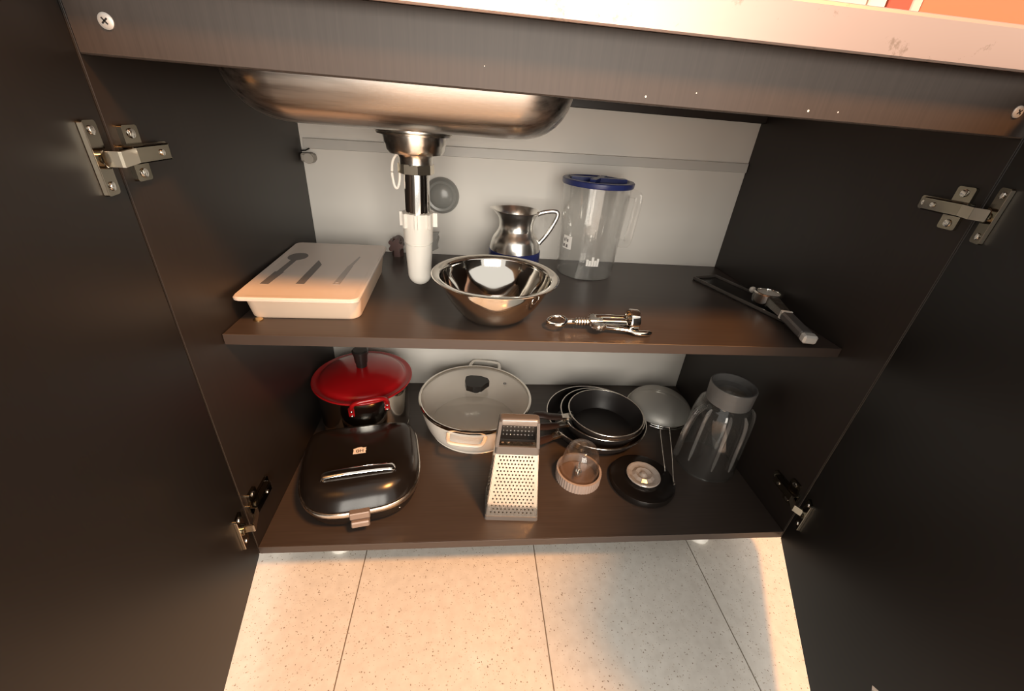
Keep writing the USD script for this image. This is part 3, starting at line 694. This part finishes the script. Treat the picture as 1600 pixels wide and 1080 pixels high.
# ---- sandwich toaster
sm = thing("sandwich_toaster", "black rounded sandwich toaster with a chrome handle and small paper sticker", "toaster", (-0.3385, 0.1375, BZ), 10.5)
def plan(w, b, f, z, n=64):
    """rounded back, bulging front: half width w, back depth b, front depth f"""
    out = []
    for k in range(n):
        a = 2 * pi * k / n
        c_, s_ = math.cos(a), math.sin(a)
        e = 0.30 if s_ >= 0 else 0.80
        x = w * math.copysign(abs(c_) ** (0.30 if s_ >= 0 else 0.62), c_)
        y = (b if s_ >= 0 else f) * math.copysign(abs(s_) ** e, s_)
        out.append((x, y, z))
    return np.array(out)
obj("lower_shell", loft([plan(0.092, 0.080, 0.094, 0.008), plan(0.102, 0.088, 0.104, 0.014), plan(0.107, 0.0915, 0.111, 0.030), plan(0.108, 0.092, 0.112, 0.043)]), BLACKG, sm)
obj("seam_band", loft([plan(0.1085, 0.0915, 0.1135, 0.043), plan(0.1105, 0.0918, 0.1165, 0.0445), plan(0.1105, 0.0918, 0.1165, 0.0535), plan(0.1085, 0.0915, 0.1135, 0.055)]), STEELS, sm, smooth=40, label="metal seam band")
obj("upper_lid", loft([plan(0.108, 0.092, 0.112, 0.055), plan(0.1065, 0.0905, 0.108, 0.064), plan(0.101, 0.086, 0.099, 0.076), plan(0.092, 0.077, 0.086, 0.085), plan(0.078, 0.064, 0.069, 0.0895), plan(0.050, 0.040, 0.045, 0.0915)]), BLACKG, sm, smooth=60)
hb = smoothline([(-0.061, 0, 0.0845), (-0.057, 0, 0.0925), (-0.030, 0, 0.0950), (0.0, 0, 0.0955), (0.030, 0, 0.0950), (0.057, 0, 0.0925), (0.061, 0, 0.0845)], 5)
hb[:, 1] = -0.058
obj("handle", tube(hb, np.interp(np.linspace(-1, 1, len(hb)), [-1, -0.6, 0, 0.6, 1], [0.0080, 0.0085, 0.0088, 0.0085, 0.0080]), 14, flat=0.5, up=(0, 0, 1)), CHROME, sm, label="chrome bar handle")
for x in (-0.060, 0.060):
    obj("handle_mount", bx(x - 0.006, x + 0.006, -0.066, -0.051, 0.076, 0.0885, 0.002), BLACKG, sm, smooth=False)
obj("latch", cat(bx(-0.017, 0.017, -0.1215, -0.108, 0.0415, 0.0565, 0.0015), bx(-0.0155, 0.0155, -0.127, -0.114, 0.0270, 0.0400, 0.002)), P("latch_grey", (0.34, 0.27, 0.23), 0.3, 0.5), sm, smooth=False, label="grey latch")
obj("pilot_light", mv(trimesh.creation.icosphere(2, 0.0030), 0.066, -0.0985, 0.030), STEELB, sm)
for x in (-0.07, 0.07):
    for y in (-0.06, 0.055):
        obj("foot", mv(cyl(0.009, 0.0, 0.010, 20), x, y, 0), DARKP, sm)
sticker = Polygon([(-0.0118, -0.0085), (0.0112, -0.0085), (0.0105, -0.003), (0.0122, 0.001), (0.0105, 0.004), (0.0122, 0.0068), (0.006, 0.0066), (0.003, 0.0088), (-0.004, 0.0080), (-0.0095, 0.0058), (-0.0118, 0.0052), (-0.0108, 0.0015)])
sk = obj("sticker", mv(prism(sticker, 0.0, 0.0004), -0.0005, -0.004, 0.0914), P("sticker_white", (0.86, 0.78, 0.72), 0.6), sm, smooth=False, label="torn white sticker")
tm = meshkit.text_mesh("GH", 0.0070, 0.0002, bold=True)
tm.apply_translation((-tm.bounds.mean(0)[0] - 0.0005, -tm.bounds.mean(0)[1] - 0.0055, 0.0918))
obj("sticker_text", tm, INK, sk, smooth=False)

# ---- box grater
gr = thing("box_grater", "four-sided steel box grater with a grey plastic top, standing at the front edge", "grater", (-0.0462, 0.0775, BZ), -3.5)
def gpt(z):         # half width, half depth at height z
    t = z / 0.222
    return 0.0490 * (1 - t) + 0.0325 * t, 0.0355 * (1 - t) + 0.0075 * t
def face(poly_local, z0, z1, side, thick, off):
    """flat plate on one side of the taper: poly in (s, z), s from -1 to 1 of the half width"""
hb_, db_ = gpt(0)
ht_, dt_ = gpt(0.222)
def side_frame(k):
    """origin bottom centre, ex along, ey up the slope, ez out; plus bottom and top half widths and slant height"""
    if k in (0, 2):
        s = -1 if k == 0 else 1
        o, tp = np.array([0, s * db_, 0]), np.array([0, s * dt_, 0.222])
        ex = np.array([-s, 0, 0.0])
        wb, wt = hb_, ht_
    else:
        s = 1 if k == 1 else -1
        o, tp = np.array([s * hb_, 0, 0]), np.array([s * ht_, 0, 0.222])
        ex = np.array([0, s, 0.0])
        wb, wt = db_, dt_
    ey = (tp - o); Ls = np.linalg.norm(ey); ey = ey / Ls
    ez = np.cross(ex, ey)
    return o, ex, ey, ez, wb, wt, Ls
G_STEEL = metal("grater_steel", (0.82, 0.78, 0.70), 0.16, (200, 200, 20))
for k in range(4):
    o, ex, ey, ez, wb, wt, Ls = side_frame(k)
    wz = lambda z: wb + (wt - wb) * z / Ls
    z0, z1 = 0.004, 0.156
    plate = Polygon([(-wz(z0) + 0.0005, z0), (wz(z0) - 0.0005, z0), (wz(z1) - 0.0005, z1), (-wz(z1) + 0.0005, z1)])
    holes, teeth = [], []
    rows = 17 if k == 0 else 9
    for r in range(rows):
        z = 0.018 + (0.128 / (rows - 1)) * r
        n = 11 if k == 0 else (6 if k == 2 else 5)
        span = (wz(z) - 0.008) * 2
        step = span / (n - 0.5)
        rad = 0.0017 if k == 0 else 0.0028
        for c in range(n):
            x = -span / 2 + step * (c + (0.5 if r % 2 else 0.0))
            holes.append(affinity.scale(Point(x, z).buffer(rad, quad_segs=2), 1.0, 0.95))
            if k == 0:
                teeth.append(hull([(x - 0.0015, z - 0.0016, 0.0006), (x + 0.0015, z - 0.0016, 0.0006), (x, z - 0.0030, 0.0006), (x, z - 0.0008, 0.0019), (x - 0.0010, z - 0.0010, 0.0016), (x + 0.0010, z - 0.0010, 0.0016)]))
    gp = obj("grating_plate", frame(prism(plate.difference(unary_union(holes)), 0.0, 0.0007), o, ex, ey, ez), G_STEEL, gr, smooth=False)
    if teeth:
        obj("teeth", frame(cat(*teeth), o, ex, ey, ez), G_STEEL, gp, smooth=False, kind="stuff")
# plastic top frame with a window on the front and back, and base lip
def taper_ring(z0, z1, grow, wall):
    w0, d0 = gpt(z0); w1, d1 = gpt(z1)
    return loft([rrect(-w0 - grow, w0 + grow, -d0 - grow, d0 + grow, 0.005, z0, 4), rrect(-w1 - grow, w1 + grow, -d1 - grow, d1 + grow, 0.005, z1, 4),
                 rrect(-w1 - grow + wall, w1 + grow - wall, -d1 - grow + wall, d1 + grow - wall, 0.003, z1, 4), rrect(-w0 - grow + wall, w0 + grow - wall, -d0 - grow + wall, d0 + grow - wall, 0.003, z0, 4)] , False, False)
def solid(loop_rings):
    n = len(loop_rings[0]); v = np.vstack(loop_rings); j = np.arange(n); jn = (j + 1) % n; f = []
    for i in range(len(loop_rings)):
        a, b = i * n, ((i + 1) % len(loop_rings)) * n
        f += [np.stack([a + j, a + jn, b + jn], 1), np.stack([a + j, b + jn, b + j], 1)]
    m = trimesh.Trimesh(v, np.vstack(f), process=False)
    if m.volume < 0: m.invert()
    return m
def tring(z0, z1, grow, wall):
    w0, d0 = gpt(z0); w1, d1 = gpt(z1)
    q = lambda w, d, z, g, r: rrect(-w - g, w + g, -d - g, d + g, r, z, 4)
    return solid([q(w0, d0, z0, grow, 0.005), q(w1, d1, z1, grow, 0.005), q(w1, d1, z1, grow - wall, 0.003), q(w0, d0, z0, grow - wall, 0.003)])
G_GREY = P("grater_grey", (0.13, 0.12, 0.113), 0.3)
obj("base_lip", tring(0.0, 0.0085, 0.0022, 0.0035), G_GREY, gr, smooth=30, label="grey plastic base lip")
obj("handle_frame", tring(0.150, 0.166, 0.0018, 0.0032), G_GREY, gr, smooth=30)
w0, d0 = gpt(0.164)
w1, d1 = gpt(0.216)
for sx in (-1, 1):
    obj("handle_post", hull([(sx * (w - i), y, z) for w, d, z in ((w0, d0, 0.164), (w1, d1, 0.216)) for i in (-0.0018, 0.0035) for y in (-d - 0.0018, d + 0.0018)]), G_GREY, gr, smooth=False)
tp = [rrect(-w1 - 0.0018 + i, w1 + 0.0018 - i, -d1 - 0.0018 + i, d1 + 0.0018 - i, 0.006 - i * 0.5, z, 4) for i, z in ((0.0, 0.2090), (0.0, 0.2180), (0.0020, 0.2205), (0.005, 0.2215))]
obj("handle_top", loft(tp), P("grater_top", (0.26, 0.235, 0.22), 0.22, 0.5), gr, smooth=45)
obj("inner_mesh", bx(-w1 + 0.001, w1 - 0.001, d1 - 0.003, d1 - 0.001, 0.164, 0.212), DARKP, gr, smooth=False)
dots = [mv(trimesh.creation.icosphere(1, 0.0012), x, d1 - 0.0032, z) for z in (0.176, 0.185, 0.194) for x in np.linspace(-0.026, 0.026, 9)]
obj("fine_teeth", cat(*dots), STEELB, gr, kind="stuff")

# ---- three nested frying pans
def fry(name, label, cx, cy, z, r, ang, base, hl_=0.105):
    t = thing(name, label, "frying pan", (cx, cy, BZ), 0.0, group="nested frying pans")
    depth = z - base
    pr_ = smoothline([(0, base), (r * 0.74, base), (r * 0.80, base + 0.002), (r * 0.90, base + depth * 0.45), (r * 0.985, base + depth)], 5)
    obj("pan_body", lathe(shell(pr_, 0.0022), 110), BLACKM, t)
    obj("rim", lathe([(r * 0.985 - 0.0018, z - 0.001), (r * 0.985 + 0.0006, z - 0.0016), (r * 0.985 + 0.0016, z - 0.0002), (r * 0.985 + 0.0008, z + 0.0010), (r * 0.985 - 0.0012, z + 0.0008)], 110), STEELS, t, label="bright steel rim")
    a = math.radians(ang)
    er, et = np.array([math.cos(a), math.sin(a), 0]), np.array([-math.sin(a), math.cos(a), 0])
    zc = z - 0.008
    def H(m): return frame(m, (0, 0, zc), er, et, (0, 0, 1))
    obj("bracket", H(hull([(x, y, zz) for x, w in ((r * 0.94, 0.010), (r + 0.024, 0.006)) for y in (-w, w) for zz in (-0.004, 0.003)])), STEELS, t, smooth=False)
    for s in (-1, 1):
        obj("rivet", H(mv(trimesh.creation.icosphere(2, 0.0032), r * 0.955, s * 0.0065, 0.006)), CHROME, t)
    hl = smoothline([(r + 0.020, 0, 0.0), (r + 0.05, 0, 0.004), (r + hl_ * 0.75, 0, 0.010), (r + hl_, 0, 0.013)], 5)
    obj("handle", H(tube(hl, np.interp(np.linspace(0, 1, len(hl)), [0, 0.1, 0.5, 0.92, 1], [0.008, 0.0105, 0.012, 0.0105, 0.006]), 14, flat=0.55)), BAKEL, t, label="brown handle")
    return t
fry("frying_pan", "largest black frying pan at the bottom of the nested three", 0.1830, 0.3085, 0.038, 0.1237, 210, 0.0)
fry("frying_pan", "middle black frying pan nested between the two others", 0.1950, 0.3020, 0.051, 0.1033, 198, 0.0085)
fry("frying_pan", "smallest black frying pan on top of the nested three", 0.1965, 0.2870, 0.066, 0.0903, 186, 0.0185, 0.09)

# ---- sieve
sv = thing("wire_sieve", "round wire mesh sieve lying upside down right of the frying pans", "sieve", (0.3805, 0.3752, BZ))
dome_ = [(0.0825 * math.cos(a), 0.011 + 0.046 * math.sin(a)) for a in np.linspace(0, pi / 2 - 0.001, 14)]
dome_[-1] = (0, 0.057)
dome_in = [(max(r - 0.0006, 0), z - 0.0006) for r, z in dome_][::-1]
dome_in[0] = (0, 0.0564)
obj("gauze", lathe([*dome_, *dome_in], 72) if False else lathe(dome_[::-1], 72), MESHM, sv, smooth=True, label="fine wire gauze")
for z in (0.0112, 0.0052):
    obj("rim_wire", tube([(0.0838 * math.cos(a), 0.0838 * math.sin(a), z) for a in np.linspace(0, 2 * pi, 72, endpoint=False)], 0.0017, 8, closed=True), STEELB, sv)
e0, e1 = np.array([0.3510, 0.2975, 0.1112]), np.array([0.3745, 0.2920, 0.1112])
b0, b1 = np.array([0.2935, 0.137, 0.1235]), np.array([0.3000, 0.101, 0.1235])
base_ = np.array([0.3805, 0.3752, BZ])
w_ = [e0 + (0.002, 0.006, 0), e0, b0 * 0.5 + e0 * 0.5, b0]
obj("handle_wire", tube(smoothline(np.array(w_) - base_, 4), 0.0016, 8), STEELS, sv)
w_ = [e1 + (0.002, 0.006, 0), e1, b1 * 0.5 + e1 * 0.5, b1 + (0.001, 0.010, 0), b1, b1 + (-0.004, -0.003, -0.001)]
obj("handle_wire", tube(smoothline(np.array(w_) - base_, 4), 0.0016, 8), STEELS, sv)

# ---- blender lid
bl = thing("blender_lid", "round black blender lid with a clear faceted cap under the sieve handle", "lid", (0.2400, 0.1260, BZ))
obj("lid_disc", lathe([(0, 0), (0.064, 0), (0.068, 0.003), (0.0692, 0.010), (0.0672, 0.0165), (0.060, 0.0190), (0.040, 0.0195), (0, 0.0195)], 80), BLACKG, bl)
obj("clear_cap", lathe([(0, 0.0190), (0.0310, 0.0190), (0.0345, 0.0225), (0.0350, 0.0250), (0.0330, 0.0275), (0.0240, 0.0240), (0.0170, 0.0285), (0.0090, 0.0245), (0.0040, 0.0300), (0, 0.0305)], 12), usdkit.material(stage, "/World/Looks/cut_glass", {"p": ("principled_bsdf", {"base_color": (0.86, 0.81, 0.76), "roughness": 0.10, "transmission_weight": 0.55, "ior": 1.6})}, [], surface="p.BSDF"), bl, smooth=False, label="clear plastic cap")
obj("cap_rim", lathe([(0.0325, 0.0255), (0.0352, 0.0240), (0.0358, 0.0258), (0.0348, 0.0278), (0.0330, 0.0275)], 60), P("clear_rim", (0.55, 0.50, 0.46), 0.15, 0.3), bl)

# ---- mill cup
mc = thing("mill_cup", "small clear dome cup standing in a ribbed grey ring", "cup", (0.1045, 0.1455, BZ))
ribs = Polygon([((0.0475 + (0.0008 if k % 2 else 0)) * math.cos(k * pi / 48), (0.0475 + (0.0008 if k % 2 else 0)) * math.sin(k * pi / 48)) for k in range(96)])
obj("base_ring", prism(ribs.difference(Point(0, 0).buffer(0.0435, quad_segs=24)), 0.0, 0.0235), P("ring_grey", (0.36, 0.30, 0.27), 0.35), mc, smooth=20)
obj("base_plate", cyl(0.0435, 0.0005, 0.004, 60), P("plate_brown", (0.16, 0.105, 0.075), 0.3), mc)
cp = smoothline([(0.0415, 0.0045), (0.0410, 0.022), (0.0385, 0.048), (0.0350, 0.068), (0.0290, 0.0820), (0.0210, 0.0890), (0.0110, 0.0922), (0.0, 0.0925)], 5)
cp[-1, 0] = 0
cin = cp[::-1].copy()
cin[:, 0] = np.maximum(cin[:, 0] - 0.0018, 0)
cin[:, 1] -= 0.0018
cin[-1, 1] = cp[0, 1]
obj("clear_dome", lathe(np.vstack([cp, cin[1:]]), 72), CUPP, mc)
obj("blade_post", cat(cyl(0.007, 0.004, 0.018, 24), mv(cyl(0.0035, 0.018, 0.026, 16), 0, 0, 0)), STEELS, mc)
obj("blade", cat(rot(hull([(-0.004, -0.003, 0.022), (0.026, -0.001, 0.030), (0.026, 0.002, 0.030), (-0.004, 0.004, 0.022), (0.0, 0, 0.024)]), (0, 0, 1), 250), rot(hull([(-0.004, -0.003, 0.022), (0.024, -0.001, 0.019), (0.024, 0.002, 0.0195), (-0.004, 0.004, 0.022), (0.0, 0, 0.024)]), (0, 0, 1), 70)), STEELB, mc, smooth=False)
obj("top_button", lathe([(0, 0.0925), (0.0065, 0.0925), (0.0060, 0.0950), (0, 0.0955)], 24), PLASTIC, mc)

# ---- blender jug upside down
bj = thing("blender_jug", "clear blender jug standing upside down beside the right panel with grey collar up", "jug", (0.4150, 0.1880, BZ))
prj = smoothline([(0.0655, 0.0), (0.0652, 0.006), (0.0640, 0.04), (0.0620, 0.10), (0.0598, 0.140), (0.0545, 0.163), (0.0440, 0.177), (0.0400, 0.187)], 5)
jb = lathe(shell(prj, 0.0022), 96)
v = jb.vertices.copy()
a_ = np.arctan2(v[:, 1], v[:, 0])
rib = np.maximum(np.cos(a_ * 5 + 0.6), 0) ** 8 * 0.003 * np.clip((v[:, 2] - 0.012) / 0.02, 0, 1) * np.clip((0.165 - v[:, 2]) / 0.02, 0, 1)
rr = np.hypot(v[:, 0], v[:, 1])
v[:, 0] *= 1 - rib / np.maximum(rr, 1e-6)
v[:, 1] *= 1 - rib / np.maximum(rr, 1e-6)
jb.vertices = v
obj("jug_body", jb, JUGP, bj, smooth=50)
obj("mouth_rim", lathe([(0.0640, 0.0), (0.0672, 0.0), (0.0676, 0.0015), (0.0670, 0.0035), (0.0640, 0.0030)], 80), JUGP, bj)
obj("collar", lathe([(0.0375, 0.176), (0.0445, 0.176), (0.0450, 0.180), (0.0462, 0.214), (0.0450, 0.2165), (0.0425, 0.2165), (0.0415, 0.200), (0.0300, 0.196), (0.0300, 0.190), (0.0375, 0.188)], 72), usdkit.material(stage, "/World/Looks/collar_grey", {"t": ("transparent_bsdf", {"color": (0.7, 0.7, 0.7)}), "p": ("principled_bsdf", {"base_color": (0.22, 0.215, 0.21), "roughness": 0.3}), "x": ("mix_closure", {"fac": 0.80})}, [("t.BSDF", "x.closure1"), ("p.BSDF", "x.closure2")], surface="x.closure"), bj, label="grey collar")
hj = smoothline([(-0.044, -0.010, 0.166), (-0.062, -0.018, 0.172), (-0.078, -0.022, 0.160), (-0.088, -0.025, 0.125), (-0.093, -0.027, 0.085), (-0.0945, -0.027, 0.050)], 6)
obj("handle", tube(hj, 0.0075, 12, flat=0.6, up=(0, 1, 0)), JUGP, bj)
for ang in (205, 250, 285, 335):
    a = math.radians(ang)
    hr = smoothline([(0.050, 0.168), (0.0575, 0.155), (0.0612, 0.130), (0.0628, 0.080), (0.0645, 0.030)], 5)
    obj("rib", tube([(r * math.cos(a), r * math.sin(a), z) for r, z in hr], np.interp(np.linspace(0, 1, len(hr)), [0, 0.2, 0.9, 1], [0.002, 0.0040, 0.0034, 0.0015]), 10), RIBP, bj)
obj("drive_hub", cat(cyl(0.020, 0.178, 0.1885, 36), cyl(0.007, 0.150, 0.178, 20)), STEELS, bj)
for k in range(4):
    obj("blade", rot(hull([(0.004, -0.004, 0.158), (0.004, 0.004, 0.158), (0.004, 0, 0.160), (0.026, -0.0015, 0.150 if k % 2 else 0.166), (0.026, 0.0015, 0.150 if k % 2 else 0.166)]), (0, 0, 1), 90 * k + 25), STEELB, bj, smooth=False)

# ---- paper sticker low on the right door
eu = np.array([-math.cos(AR), -math.sin(AR), 0])
ew = np.array([-math.sin(AR), math.cos(AR), 0])
ps = xf("paper_label", None)
tag(ps, "white paper label with a dark emblem stuck on the right door", "label")
s0 = np.array([W, 0, 0]) + eu * 0.337
sh_ = prism(affinity.rotate(sbox(-0.015, -0.030, 0.015, 0.0), -42, origin=(0, 0)), 0.0, 0.0003)
obj("paper", frame(sh_, s0 + (0, 0, 0.2375), -eu, (0, 0, 1), ew), PAPER, ps, smooth=False)
em = Point(0.0, -0.016).buffer(0.0075).difference(Point(0.001, -0.0165).buffer(0.0052))
obj("emblem", frame(prism(em, 0.0003, 0.0005), s0 + (0, 0, 0.2375), -eu, (0, 0, 1), ew), PRINT, ps, smooth=False)
